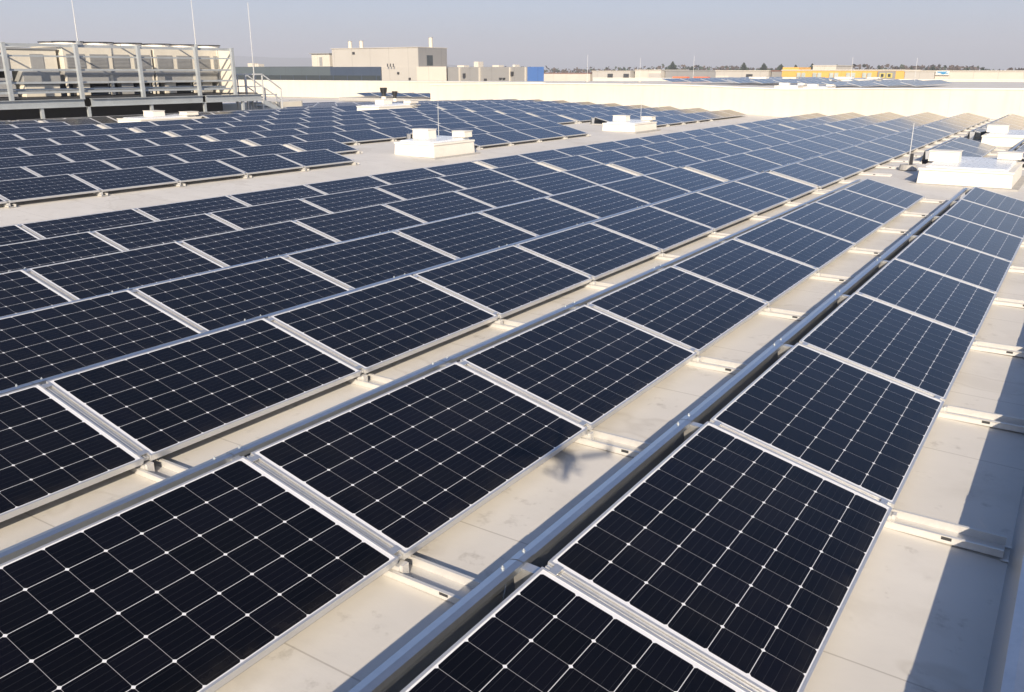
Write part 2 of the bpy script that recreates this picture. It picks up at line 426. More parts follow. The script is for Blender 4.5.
def proj(p):
    d = Vector(p)-CAM; z = d.dot(VIEW)
    if z < .05: return None
    return (512+FPX*d.dot(RIGHT)/z, 346-FPX*d.dot(UP)/z, z)
def in_view(x, y, z, margin=0):
    hit = False
    for q in ((x, y, z), (x, y+PL, z), (x+HX, y, z+.235), (x+HX, y+PL, z+.235), (x+HX/2, y+PL/2, z+.12)):
        s = proj(q)
        if s and -margin < s[0] < 1024+margin and -margin < s[1] < 692+margin: hit = True
    return hit

ORD = ['', 'first', 'second', 'third', 'fourth', 'fifth', 'sixth', 'seventh', 'eighth', 'ninth', 'tenth', 'eleventh', 'twelfth',
       'thirteenth', 'fourteenth', 'fifteenth', 'sixteenth', 'seventeenth', 'eighteenth', 'nineteenth', 'twentieth']
def ordn(n):
    if n <= 20: return ORD[n]
    return ('twenty-', 'thirty-')[(n-21)//10]+ORD[(n-1) % 10+1] if n % 10 else ('', '', '', 'thirtieth', 'fortieth')[n//10]

SEC1 = [-L*k + .022 for k in range(11, 0, -1)]                # up to the expansion gap
SEC2 = [.25 + L*k + .022 for k in range(10)]
SEC3 = [.25 + L*10 + .30 + L*k + .022 for k in range(7)]
S2 = lambda a, b_: SEC2[a:b_]
ROWS = []           # (x of low edge, panel starts, row phrase, tray reach to the right, needs trays)
def row(x, starts, phrase, reach, trays): ROWS.append((x, starts, phrase, reach, trays))
row(PITCHX, [-L*k+.022 for k in range(11, 0, -1)], 'row just outside the right edge', .5, True)
row(0, SEC1+S2(4, 10), 'rightmost row', .50, True)
row(-PITCHX, SEC1+S2(4, 7)+[SEC2[9]]+SEC3, 'second row from the right', .50, True)
for k in range(2, 7):
    row(-k*PITCHX-.10925, SEC1+SEC2+SEC3, ORD[k+1]+' row from the right', (.59 if k == 2 else .50), k < 4)
XB = -14.66988
for i in range(18):
    x = XB-i*PITCHX
    if i == 0: st = SEC1+S2(3, 7)+SEC3
    elif i == 1: st = SEC1+S2(0, 1)+S2(3, 8)+SEC3
    elif i == 7: st = SEC1+S2(3, 7)+SEC3
    elif i == 8: st = SEC1+S2(0, 1)+S2(3, 8)+SEC3[1:]
    elif i == 9: st = SEC1+SEC2+SEC3
    elif i > 9: st = S2(9, 10)+SEC3
    else: st = SEC1+SEC2+SEC3
    row(x, st, ORD[i+1]+' row past the walkway', .07, i < 2)

units = []
for x, starts, phrase, reach, trays in ROWS:
    z = zr(x); n = 0
    for k, y in enumerate(starts):
        vis = in_view(x, y, z); near = in_view(x, y, z, 260)
        if not near: continue
        if vis: n += 1
        dist = (Vector((x, y, z))-CAM).length
        nxt = starts[k+1] if k+1 < len(starts) else None
        units.append(dict(x=x, y=y, z=z, n=n, vis=vis, phrase=phrase, reach=reach, trays=trays, d=dist, end=(nxt is None or nxt-y > L+.02)))
units.sort(key=lambda q: (not q['vis'], q['d']))
for r_, q in enumerate(units): q['single'] = r_ < 296 or q['d'] < 12

FM, CM = frame_mb(), cells_mb(); DM = deflector_mb(); STR, FT, BR = strip_mb(), foot_mb(), bracket_mb()
proto = thing('solar_panel', (0, 0, 0), 'x', 'solar panel', 'solar panels in the rows on the roof')
FM.obj('frame', proto); CM.obj('cell_sheet', proto)
dproto = thing('wind_deflector', (0, 0, 0), 'x', 'wind deflector', 'wind deflectors behind the solar panels')
DM.obj('bent_sheet', dproto); bolt_mb(.07).obj('bolt', dproto); bolt_mb(L-.08).obj('bolt', dproto)
rproto = {}
def rail_proto(reach, trays):
    key = (reach, trays)
    if key not in rproto:
        t = thing('mounting_rail', (0, 0, 0), 'x', 'mounting rail', 'mounting rails between the solar panels')
        STR.obj('clamp_strip', t)
        tr = tray_mb(HX-.24, reach).obj('base_tray', t)
        FT.obj('front_foot', t); BR.obj('rear_bracket', t)
        if trays and reach > .2: [slot_mb(q_, w_).obj('slot', tr) for q_ in (.24,) for w_ in (-.0358, .0953)]
        rproto[key] = [t, False]
    return rproto[key]
used = [False, False]
rest = MB()
def place(p, flag, loc, label):
    if not flag: p.location = loc; p['label'] = label; return p
    return dup(p, loc, label)
railmb = {}
for q in units:
    x, y, z = q['x'], q['y'], q['z']+SY*(q['y']+PL/2); zf = z-G
    if q['single']:
        if q['vis']: lab = 'solar panel, %s from the near end of the %s' % (ordn(q['n']), q['phrase'])
        else: lab = 'solar panel mostly outside the picture, %s' % q['phrase']
        pn = place(proto, used[0], (x, y, z), lab); used[0] = True
        pn.rotation_euler = (random.uniform(-.0016, .0016), random.uniform(-.003, .003), 0)
        if q['vis']: lab = 'wind deflector behind the %s panel of the %s' % (ordn(q['n']), q['phrase'])
        else: lab = 'wind deflector mostly outside the picture, %s' % q['phrase']
        place(dproto, used[1], (x, y-.022, zf), lab); used[1] = True
        rp = rail_proto(q['reach'], q['trays'])
        lab = ('rail at near end of %s panel, %s' % (ordn(q['n']), q['phrase'])) if q['vis'] else 'rail mostly outside the picture, %s' % q['phrase']
        place(rp[0], rp[1], (x, y-.022, zf), lab); rp[1] = True
        if q['end']:
            place(rp[0], True, (x, y-.022+L, zf), lab.replace('near end', 'far end'))
    else:
        M = Matrix.Translation((x, y, z)); rest.add(FM, M); rest.add(CM, M)
        rest.add(DM, Matrix.Translation((x, y-.022, zf))); rest.add(STR, Matrix.Translation((x, y-.022, zf)))
# pale cable ducts laid up the slope in the two expansion gaps
cp = None
for (x, starts, phrase, reach, trays) in ROWS:
    for yg, w_, nm in ((SEC2[0]-.022-.125, .15, 'nearer'), (SEC3[0]-.022-.15, .17, 'farther')):
        if not any(abs(q-(yg+w_)) < .5 for q in starts) or not any(abs(q+PL-(yg-w_)) < .5 for q in starts): continue
        if x > -1.6 or not in_view(x, yg-PL/2, zr(x)): continue
        lab = 'pale cable duct in the %s gap of the %s' % (nm, phrase)
        if cp is None:
            cp = thing('cable_duct', (0, 0, 0), lab, 'cable duct', 'cable ducts in the gaps between panels')
            m = MB(); pbox(m, -.055, .055, .02, PW-.03, -.033, -.012, WHITEP); m.obj('cover', cp)
            m = MB(); pbox(m, -.05, .05, .02, PW-.03, -.05, -.0335, ALU); m.obj('channel', cp)
            cp.location = (x, yg, zr(x)+SY*yg)
        else: dup(cp, (x, yg, zr(x)+SY*yg), lab)
# the arrays far off: beyond the wall's corner and on the higher roof
def far_panel(x, y, z):
    M = Matrix.Translation((x, y, z)); rest.add(CM, M); rest.add(FM, M)
for i in range(6):
    for k in range(2): far_panel(-41.4-i*PITCHX, 38.6+k*L, .08)
for i in range(12):
    x = -28+i*PITCHX
    for k in range(16):
        y = 47+k*L+(0, 2*L)[i < 4]
        if (i in (6, 7) and 4 < k < 9) or (i in (12, 13) and 8 < k < 13) or k == 10 or i > 9 and k > 9: continue
        far_panel(x, y, wt(x)-.2+.1)
rest.obj('solar_panel_field', kind='stuff', label='far solar panels too many to count on the back of the roofs', cat='solar panels')

# ------------------------------------------------------------------ skylights (smoke vents) on the roof
def skylight(w, d, label, loc, cat='skylight'):
    t = thing('skylight', loc, label, cat, 'white smoke vents on the roof')
    c = MB(); c.box(0, w, 0, d, .004, .265, WHITEP, .018); c.obj('curb', t, bevel=.012)
    m = MB(); m.box(-.004, w+.004, -.004, d+.004, .2655, .310, WHITEP); m.obj('rim', t, bevel=.012)
    l = MB(); l.hexa([(.10, .12, .3105), (w-.10, .12, .3105), (w-.10, d-.12, .3105), (.10, d-.12, .3105),
                      (.13, .16, .345), (w-.13, .16, .345), (w-.13, d-.16, .375), (.13, d-.16, .375)], LID); l.obj('lid', t, bevel=.01)
    a = MB(); a.box(.01, .58, d*.42, d*.42+.42, .3505, .545, WHITEP, .01)
    a.box(0, .59, d*.42-.01, d*.42+.43, .5455, .565, WHITEP); a.obj('flap_housing', t, bevel=.01)
    a = MB(); a.box(w-.47, w-.03, d-.50, d-.08, .376, .50, WHITEP, .01)
    a.box(w-.48, w-.02, d-.51, d-.07, .5005, .52, WHITEP); a.obj('flap_housing', t, bevel=.01)
    m = MB(); m.box(-.12, w+.12, -.12, d+.12, -.03, .012, CONC); m.obj('flashing', t)
    k = MB(); k.box(-.14, -.04, d*.70, d*.70+.12, .10, .26, BLACK); k.tube((-.20, d*.7+.06, .26), (-.02, d*.7+.06, .30), .045, .045, BLACK, 12)
    k.tube((-.09, d*.7+.06, .003), (-.09, d*.7+.06, .10), .02, .02, BLACK); k.obj('actuator', t)
    return t
s1 = skylight(1.65, 2.45, 'white skylight box at the far end of the rightmost panel row', (-2.23, 2.71, roof_z(-1.4)))
dup(s1, (-2.20, 13.3, roof_z(-1.4)), 'partly cut off white skylight behind the other one at the right edge')
s2 = skylight(1.40, 2.05, 'white skylight box on the walkway between the two panel fields, nearer and left', (-15.58, 2.55, roof_z(-14.9)-.03))
dup(s2, (-15.54, 14.85, roof_z(-14.9)-.03), 'white skylight box further along the walkway near the middle')
s2.scale = (1, .92, 1.22)
s3 = dup(s2, (-28.7, 2.75, roof_z(-28)), 'low white skylight in front of the cooling platform'); s3.scale = (1, 1.25, .92)
s4 = dup(s2, (-28.7, 15.1, roof_z(-28)), 'low white skylight among the panels below the black roof vents'); s4.scale = (1, 1.5, 1.05)
for k, (x, y) in enumerate(((-15.9, 37.6), (-14.1, 37.2), (-24.3, 56), (-19.3, 64))):
    s = dup(s2, (x, y, wt(x)-.2), ('white skylight just behind the wall top, left one of two', 'white skylight just behind the wall top, right one of two',
        'long white skylight on the higher roof left of the yellow building', 'long white skylight on the higher roof under the yellow building')[k])
    s.scale = (1, 1, .6) if k < 2 else (2.6, 2, .8)

# ------------------------------------------------------------------ lightning rods
def rod(loc, h, label, foot=True, r=.012, lean=0):
    t = thing('lightning_rod', loc, label, 'lightning rod', 'lightning rods on the roofs')
    m = MB(); z0 = .12 if foot else 0
    m.tube((0, 0, z0), (lean*.4, 0, h*.45), r, r*.9, RODM, 8); m.tube((lean*.4, 0, h*.45), (lean, 0, h), r*.75, r*.55, RODM, 8); m.obj('mast', t)
    if foot:
        f_ = MB(); f_.tube((0, 0, .004), (0, 0, .119), .20, .17, CONC, 16); f_.obj('concrete_foot', t, bevel=.01)
    else:
        f_ = MB(); f_.box(-.05, .05, -.05, .05, -.02, .10, STEEL); f_.obj('clamp', t)
    return t
t = rod((-2.80, 5.15, roof_z(-2.8)), 1.02, 'thin lightning rod on a concrete foot left of the right-hand skylight')
m = MB(); m.box(.02, .08, -.035, .035, .12, .36, BLACK); m.obj('clamp_block', t)
rod((-16.04, 5.15, roof_z(-16)), 1.27, 'lightning rod rising behind the nearer walkway skylight')
rod((-15.1, 17.4, roof_z(-15.2)-.03), 1.25, 'lightning rod standing behind the farther walkway skylight')
for x, y, h, lb in ((-40.8, 60, 2.5, 'tall thin rod on the higher roof right of the blue wall end'), (-35.3, 60, 2.1, 'faint rod on the higher roof before the pale sheds'),
                    (-30.1, 60, 2.2, 'faint rod on the higher roof before the grey shed'), (-16.6, 60, 2.05, 'thin rod on the higher roof before the right half of the yellow building'),
                    (-11.8, 60, 2.0, 'thin rod on the higher roof before the beige shed')):
    rod((x, y, wt(x)-.2), h, lb, r=.02)

# ------------------------------------------------------------------ cooling platform on the left
PX, PZ = -32.0, .78
zf = roof_z(-32)
t = thing('steel_platform', (PX, 3, zf), 'raised galvanised steel platform with tall posts carrying the cooling units', 'platform')
def lp(x, y, z): return (x-PX, y-3, z-zf)
def part(name, items, par=None):
    m = MB()
    for kind, *a in items:
        if kind == 'box':
            x0, x1, y0, y1, z0, z1, mm = a; m.box(x0-PX, x1-PX, y0-3, y1-3, z0-zf, z1-zf, mm)
        elif kind == 'tube':
            p0, p1, r0, mm = a; m.tube(lp(*p0), lp(*p1), r0, r0, mm, 10)
    return m.obj(name, par or t)
for y0, y1 in ((-6, 3.62), (3.90, 9.05), (9.2, 12.3)):
    part('edge_beam', [('box', PX-.10, PX+.10, y0, y1, 1.0, 1.02, STEEL), ('box', PX-.012, PX+.012, y0, y1, .745, .9998, STEEL), ('box', PX-.10, PX+.10, y0, y1, .72, .7448, STEEL)])
part('plinth', [('box', -37.5, -33.4, -6, 11.2, zf, 1.02, SHADEM)])  # dark block added under the deck to supply its black shade
part('deck', [('box', -38, PX-.11, -6, 12.2, 1.03, 1.08, DARK)])
for x in (-32.0, -34.2, -36.6):
    for y in (-2.0, 1.92, 3.76, 6.5, 9.12, 11.2):
        part('foot_column', [('box', x-.055, x+.055, y-.055, y+.055, zf+.022, .719, STEEL), ('box', x-.16, x+.16, y-.16, y+.16, zf+.004, zf+.0215, STEEL)])
PY = (-3.2, .90, 3.58, 6.2, 8.94, 10.85)
for y in PY:
    part('post', [('box', PX-.065, PX+.065, y-.065, y+.065, 1.022, 3.0, STEEL)])
for z, h in ((2.93, .05), (2.55, .028), (2.07, .035), (1.62, .035), (1.28, .04)):
    part('rail', [('box', PX-.098, PX-.0665, -5, 10.95, z-h, z+h, STEEL)])
part('end_cladding', [('box', -38, PX-.10, 10.99, 11.05, 1.09, 2.95, BEIGE)])
for y in PY[:-1]:
    part('rail', [('tube', (PX-.08, y, 2.97), (-37.5, y, 2.97), .03, STEEL)])
part('pipe', [('tube', (PX-.35, -4, 1.36), (PX-.35, 10.6, 1.36), .05, STEEL)])

def chiller(y0, n, label):
    w = n*.97; X = -33.2
    t = thing('cooling_unit', (X, y0, 1.085), label, 'cooling unit', 'cooling units on the steel platform')
    m = MB(); m.box(-2.2, 0, 0, w, .98, 1.87, BEIGE); m.obj('casing', t, bevel=.01)
    m = MB(); m.box(-2.25, .03, -.03, w+.03, .80, .978, DUCTG); m.obj('sill_beam', t)
    for k in range(n):
        m = MB(); yy = k*.97+.11
        m.box(.004, .03, yy, yy+.75, 1.06, 1.58, LOUV)
        for j in range(9): m.box(.0302, .045, yy+.02, yy+.73, 1.085+j*.054, 1.105+j*.054, DUCTG)
        m.obj('louvre', t)
    m = MB()
    for yy in [k*w/(n/2) for k in range(n//2+1)]: m.box(-.10, .0, max(0, yy-.06), min(w, yy+.06), .02, .795, BEIGE)
    m.obj('leg_frame', t)
    m = MB(); m.box(-2.1, -.5, .05, w-.05, .05, .79, DARK); m.obj('coil_bank', t)
    m = MB(); m.box(-.45, -.02, .02, w-.02, .47, .796, DUCTG); m.obj('side_panel', t)
    for k in range(n//2):
        m = MB(); yy = (k+.25)*1.94
        m.box(-.45, -.16, yy, yy+.55, .02, .52, DUCTG if k % 2 else BEIGE); m.obj('compressor_box', t, bevel=.01)
        m = MB(); m.tube((-.32, yy+.75, .25), (-.32, yy+1.4, .25), .11, .11, DUCTG, 14); m.tube((-.32, yy+1.45, .05), (-.32, yy+1.45, .7), .035, .035, STEEL); m.obj('pipe', t)
    nf = max(2, int(w/1.28))
    for k in range(nf):
        for x in (-.62, -1.6):
            yy = (k+.5)*w/nf
            m = MB(); m.tube((x, yy, 1.872), (x, yy, 2.02), .56, .54, WHITEP, 24, False); m.tube((x, yy, 2.02), (x, yy, 2.06), .585, .585, DARK, 24, False)
            m.tube((x, yy, 1.875), (x, yy, 1.96), .10, .10, DARK, 12)
            for q in range(6):
                a = q*math.pi/3; m.bar((x, yy, 1.95), (x+.5*math.cos(a), yy+.5*math.sin(a), 1.95), .16, .012, DARK)
            for q in range(4): 
                rr = .15+q*.12
                for s_ in range(16):
                    a0, a1 = s_*math.pi/8, (s_+1)*math.pi/8
                    m.bar((x+rr*math.cos(a0), yy+rr*math.sin(a0), 2.05), (x+rr*math.cos(a1), yy+rr*math.sin(a1), 2.05), .03, .012, DARK)
            m.obj('fan', t)
    return t
chiller(3.75, 4, 'left one of the two beige cooling units with round fans on top')
chiller(7.75, 4, 'right one of the two beige cooling units with round fans on top')
t = thing('air_handling_unit', (-33.4, -3, 1.085), 'boxy beige and grey air unit at the left end of the platform', 'air unit')
m = MB(); m.box(-2.4, 0, 0, 6.6, .95, 1.72, BEIGE); m.obj('casing', t, bevel=.01)
m = MB(); m.box(.003, .03, 4.0, 4.75, 1.03, 1.56, LOUV); m.box(.003, .03, 5.55, 6.05, 1.03, 1.56, DUCTG); m.obj('door_panel', t)
m = MB(); m.box(-.5, .25, 5.05, 6.5, .45, .945, DUCTG); m.obj('duct', t, bevel=.02)
m = MB(); m.box(-.45, .2, 5.1, 6.45, .01, .446, BEIGE); m.obj('service_box', t, bevel=.01)
m = MB(); m.box(-2.3, -.55, 0, 4.9, .02, .94, DARK); m.obj('coil_bank', t)
m = MB(); m.box(-.5, 0, 4.1, 4.9, .03, .7, DUCTG, .08); m.obj('elbow_duct', t)
m = MB(); m.box(-2.4, .05, -.05, 6.65, 1.722, 1.78, DUCTG); m.obj('roof_sheet', t)

rod((PX+.02, 3.70, 3.0), 2.0, 'lightning rod on the left post of the cooling platform', False, .024)
rod((PX+.02, 8.98, 3.0), 2.0, 'lightning rod on the right post of the cooling platform', False, .024)
rod((-33.4, 13.2, roof_z(-33.4)), 5.1, 'tall lightning rod rising behind the platform stairs', True, .028)

t = thing('steel_stairs', (-33, 12.3, roof_z(-33)), 'galvanised stairs with railings at the right end of the platform', 'stairs')
t.scale = (1, 1, 1.18)
def sp(name, items):
    m = MB()
    for a, b_, w in items: m.bar(a, b_, w, w, RODM)
    return m.obj(name, t)
m = MB(); m.box(-1.1, .05, -.05, 1.0, .62, .66, DUCTG); m.obj('landing', t)
for x in (-1.1, .05):
    m = MB(); m.hexa([(x-.02, .98, .45), (x+.02, .98, .45), (x+.02, 2.2, .01), (x-.02, 2.2, .01), (x-.02, .98, .65), (x+.02, .98, .65), (x+.02, 2.2, .2), (x-.02, 2.2, .2)], STEEL); m.obj('stringer', t)
for k in range(3):
    m = MB(); m.box(-1.07, .02, 1.1+k*.35, 1.4+k*.35, .47-k*.15, .50-k*.15, DUCTG); m.obj('tread', t)
for x in (-1.1, .05):
    sp('railing', [((x, -.05, .66), (x, -.05, 1.62), .05), ((x, .98, .62), (x, .98, 1.62), .05), ((x, -.05, 1.62), (x, .98, 1.62), .05), ((x, -.05, 1.15), (x, .98, 1.15), .04),
                   ((x, .47, .66), (x, .47, 1.62), .04), ((x, 2.1, .1), (x, 2.1, 1.05), .05), ((x, .98, 1.62), (x, 2.1, 1.05), .05), ((x, .98, 1.15), (x, 2.1, .6), .04)])
for x in (-.65, .05):
    for y in (0, .9): sp('leg', [((x, y, .004), (x, y, .615), .06)])
t = thing('steel_railing', (-35.2, 12.2, roof_z(-35)), 'low steel railing running away to the right behind the stairs', 'railing')
for k in range(4):
    m = MB(); m.bar((0, k*1.3, .004), (0, k*1.3, .95), .05, .05, STEEL); m.obj('post', t)
for z in (.95, .5):
    m = MB(); m.bar((0, -.025, z+.026), (0, 3.93, z+.026), .045, .045, STEEL); m.obj('rail', t)
t = thing('ventilation_duct', (-36, 12.4, roof_z(-36)), 'long pale sheet metal duct lying on the roof behind the stairs', 'duct')
m = MB(); m.box(0, .9, 0, 5.4, .14, .62, BEIGE); m.obj('casing', t, bevel=.01)
for y in (.02, 1.8, 3.6, 5.3):
    m = MB(); m.box(-.03, .93, y, y+.06, .11, .65, DUCTG); m.obj('flange', t)
for y in (.6, 2.7, 4.8):
    m = MB(); m.box(.1, .8, y, y+.2, .004, .138, CONC); m.obj('foot', t)

# black capped roof vents
def vent(loc, s, label):
    t = thing('roof_vent', loc, label, 'roof vent', 'black capped vent pipes'); t.scale = (s, s, s)
    m = MB(); m.tube((0, 0, .004), (0, 0, .66), .20, .16, WHITEP, 18); m.obj('collar', t)
    m = MB(); m.tube((0, 0, .661), (0, 0, .88), .14, .14, BLACK, 16); m.tube((0, 0, .88), (0, 0, 1.2), .17, .21, BLACK, 18)
    for k in range(10):
        a = k*math.pi/5; m.bar((.17*math.cos(a), .17*math.sin(a), .9), (.215*math.cos(a), .215*math.sin(a), 1.2), .03, .03, BLACK)
    m.obj('cowl', t); return t
vent((-38, 27.6, roof_z(-38)), 1.0, 'taller one of the two black capped vent pipes')
vent((-37.5, 28.1, roof_z(-37.5)), .80, 'shorter one of the two black capped vent pipes')
b = MB(); b.box(-52, -39.2, 37.9, 42.2, -.31, -.04, CONC); 
b.obj('roof_plinth', label='pale raised plinth carrying the last panels behind the black vents', cat='plinth')

# ------------------------------------------------------------------ neighbouring factory
fy = 150
t = thing('factory_building', (-150, fy, -9), 'long low factory with dark green, navy, grey and blue walls and a beige tower block', 'factory')
def fb(name, x0, x1, y0, y1, z0, z1, m, par=None, sk=0.0):
    k = MB(); x0 += 150; x1 += 150; y0 -= fy; y1 -= fy; z0 += 9; z1 += 9; d = -sk*(y1-y0)
    k.hexa([(x0, y0, z0), (x1, y0, z0), (x1+d, y1, z0), (x0+d, y1, z0), (x0, y0, z1), (x1, y0, z1), (x1+d, y1, z1), (x0+d, y1, z1)], m)
    return k.obj(name, par or t)
fb('green_wall', -230, -163.4, fy, fy+30, -9, 3.12, TEAL, sk=.72)
fb('navy_wall', -163.39, -146.4, fy-.25, fy+30, -9, 3.0, NAVY, sk=.72)
fb('beige_wall', -146.39, -135.3, fy-.1, fy+30, -9, 2.95, BEIGEW, sk=.72)
fb('cream_wall', -135.2, -126.4, fy-.35, fy+30, -9, 3.0, CREAM, sk=.72)
fb('grey_wall', -126.39, -104.4, fy+.1, fy+30, -9, 2.88, GREYW, sk=.72)
fb('blue_wall', -104.39, -100.2, fy-.2, fy+30, -9, 2.88, BLUEW, sk=.72)
g_ = fb('window_band', -230, -146.6, fy-.45, fy-.255, -.35, .95, WINDOW)
k = MB()
for i in range(18):
    x = -229.5+i*4.8; k.box(x+150, x+150.16, -.52, -.452, 8.65, 9.95, NAVY)
k.obj('mullion', g_)
tb = fb('tower_block', -163, -135.2, fy+.3, fy+11.5, 2.951, 7.3, BEIGEW)
fb('side_wall', -135.199, -135.05, fy+.32, fy+11.3, 3.002, 7.25, GREYW, None)
fb('roof_edge', -163.2, -135.0, fy+.1, fy+11.7, 7.301, 7.42, CREAM)
w_ = fb('side_window', -135.049, -134.98, fy+3.4, fy+5.6, 3.3, 5.6, WINDOW)
fb('roof_hut', -172, -165.6, fy+2, fy+9, 3.121, 6.2, CREAM); fb('hut_roof', -172.5, -165.3, fy+1.6, fy+9.4, 6.201, 6.4, DUCTG)
fb('hut_door', -169.2, -168.2, fy+1.9, fy+1.99, 3.3, 5.4, DUCTG)
fb('wall_grille', -156, -155.2, fy+.2, fy+.29, 5.9, 6.5, DARK)
for x in (-159.2, -155.4):
    k = MB(); k.tube((x+150, 3, 16.42), (x+150, 3, 18.1), .5, .5, CREAM, 16); k.tube((x+150, 3, 18.1), (x+150, 3, 18.2), .56, .56, DUCTG, 16); k.obj('chimney', t)
k = MB(); k.tube((14.2, 6, 16.42), (14.2, 6, 18.6), .5, .5, CREAM, 16); k.tube((14.2, 6, 18.6), (14.2, 6, 18.7), .56, .56, DUCTG, 16); k.obj('chimney', t)
for x in (-143.6, -142.7, -141.8):
    k = MB(); k.tube((x+150, -1.0, 11.95), (x+150, -1.0, 12.7), .12, .14, DARK, 8); k.obj('pipe', t)
for x, w, h in ((-200.5, 2.0, 1.2), (-197.8, 1.5, 1.0), (-127, 2.0, .4), (-122.5, 1.3, 1.2), (-117, 1.8, .4), (-112, .6, .5)):
    fb('roof_fan', x-w/2, x+w/2, fy+6, fy+8, 2.89 if x > -130 else 3.121, 2.9+h, CREAM)
for x in (-122.8, -117.2, -109.0, -104.9):
    fb('downpipe', x-.12, x+.12, fy-.32, fy-.001 if x > -104.5 else fy+.095, -9, 2.8, CREAM)
for x, y0, y1 in ((-121.5, .6, 1.5), (-115.6, -.4, .4), (-111.5, .3, .6), (-110.6, .3, .6), (-108.4, 1.1, 1.9), (-141, 1.3, 1.8), (-137.5, 0, .5)):
    fb('wall_fixture', x-.25, x+.25, fy-.4, fy+.09 if x > -130 else fy-.101, y0, y1, DARK)

# ------------------------------------------------------------------ far industrial estate on the right
def shed(x0, x1, y, z1, m, label, roofm=None, cat='warehouse', depth=26, extra=()):
    t = thing('warehouse', ((x0+x1)/2, y, -9), label, cat, 'low warehouses in the distance'); cx = (x0+x1)/2
    k = MB(); k.box(x0-cx, x1-cx, 0, depth, 0, z1+9, m); k.obj('wall', t)
    k = MB(); k.box(x0-cx-.2, x1-cx+.2, -.2, depth+.2, z1+9.002, z1+9.3, roofm or CREAM); k.obj('roof', t)
    for nm, a, b_, c_, d_, mm in extra:
        k = MB(); k.box(a-cx, b_-cx, -.35, -.002, c_+9, d_+9, mm); k.obj(nm, t)
    return t
shed(-192, -170, 300, 1.0, CREAM, 'white distant shed just right of the blue factory wall', REDP)
shed(-169, -152.5, 300, 1.8, BEIGEW, 'beige distant warehouse with two dark doors', extra=(('door', -162.1, -159.9, -3, 1.0, DARK), ('door', -155.2, -153, -3, 1.0, DARK)))
shed(-151.4, -140.5, 302, 2.2, CREAM, 'pale distant warehouse with a tan annex', extra=(('annex_wall', -145.4, -140.6, -5, 1.2, BEIGEW),))
shed(-140.1, -118.1, 305, 2.0, GREYW, 'dark grey distant warehouse behind the orange lorries', GREYW)
shed(-106.8, -89.2, 270, 1.9, BEIGEW, 'beige distant warehouse with one dark gate', extra=(('gate', -96.4, -94.4, -3, 1.05, DARK), ('stripe', -106.7, -102.5, -2, .5, CREAM)))
shed(-88.9, -82.6, 272, 1.9, GREYW, 'narrow grey shed left of the yellow building', REDP)
ex = []
for x in (-76.1, -71.4, -66.5, -61.7, -57.2):
    ex += [('window', x-1.25, x-.15, .1, 1.5, PALEW), ('window', x+.15, x+1.25, .1, 1.5, PALEW)]
ex += [('dark_bay', -54.2, -49.4, -3, 1.95, GREYW)]
y_ = shed(-82, -47.1, 260, 2.1, YEL, 'long yellow building with paired pale windows in the distance', CREAM, 'building', extra=ex)
k = MB(); k.box(-17.5, -12.6, .5, 14, 11.31, 12.1, YEL); k.obj('raised_block', y_)
for x in (-52.9, -51.0):
    k = MB(); k.box(x+64.55-.8, x+64.55+.8, -.5, -.352, 9.1, 10.5, mat('yellow_window_frame', (.5, .42, .12), .5)); w1 = k.obj('window', y_)
    k = MB(); k.box(x+64.55-.35, x+64.55+.35, -.56, -.502, 9.4, 10.2, WINDOW); k.obj('pane', w1)
for k_ in range(6):
    k = MB(); x = -104.5+k_*2.9; k.box(x+98, x+98.5, 3, 3.5, 11.2, 11.95, CREAM); k.obj('roof_fan', y_) if False else None
shed(-47.0, -39.3, 260, 1.85, BEIGEW, 'plain beige distant shed right of the yellow building')
t = shed(-39.2, -8, 261, 1.85, CREAM, 'long cream distant warehouse with a blue sign, far right')
k = MB(); k.box(-15.5, -12.0, -.5, -.005, 9.9, 11.0, WHITEP); sg = k.obj('sign_board', t)
k = MB()        # the swoosh-like emblem: stacked slanted bars
for a, b_, z in ((-15.3, -12.6, 10.72), (-15.1, -12.9, 10.50), (-14.3, -12.3, 10.30), (-14.0, -13.2, 10.12)):
    k.hexa([(a, -.56, z), (b_, -.56, z), (b_, -.502, z), (a, -.502, z), (a+.2, -.56, z+.17), (b_+.2, -.56, z+.17), (b_+.2, -.502, z+.17), (a+.2, -.502, z+.17)], CYAN)
k.obj('emblem', sg)
shed(-92, -83.5, 332, 3.8, CREAM, 'white building standing higher behind the yellow one')
def lorry(x, y, label, z=-1.2):
    t = thing('lorry', (x, y, -9), label, 'lorry', 'orange lorries parked far off')
    k = MB(); k.box(-3, 2.4, 0, 2.5, 7.3, 9.6, ORANGE); k.obj('box_body', t, bevel=.05)
    k = MB(); k.box(2.5, 4.1, .1, 2.4, 7.1, 9.2, ORANGE, .15); c_ = k.obj('cab', t, bevel=.08)
    k = MB(); k.box(3.3, 4.0, .07, .12, 8.2, 8.9, WINDOW); k.obj('window', c_)
    for xx in (-2.2, -1.0, 3.2):
        k = MB(); k.tube((xx, -.02, 6.9), (xx, 2.5, 6.9), .5, .5, BLACK, 14); k.obj('wheel', t)
    k = MB(); k.box(-3, 4, .05, 2.45, 6.9, 7.1, DARK); k.obj('chassis', t)
    return t
# they stand on a loading ramp level with the far roofs
b = MB(); b.box(-186, -108, 276, 296, -8.996, -3.1, CONC); b.obj('loading_ramp', kind='structure')
for x, lb in ((-123.4, 'orange lorry far off before the grey warehouse, left one'), (-115.8, 'orange lorry far off before the grey warehouse, right one')):
    l_ = lorry(x, 280, lb); l_.location.z = -9
    l_.location.z = -3.1-6.4

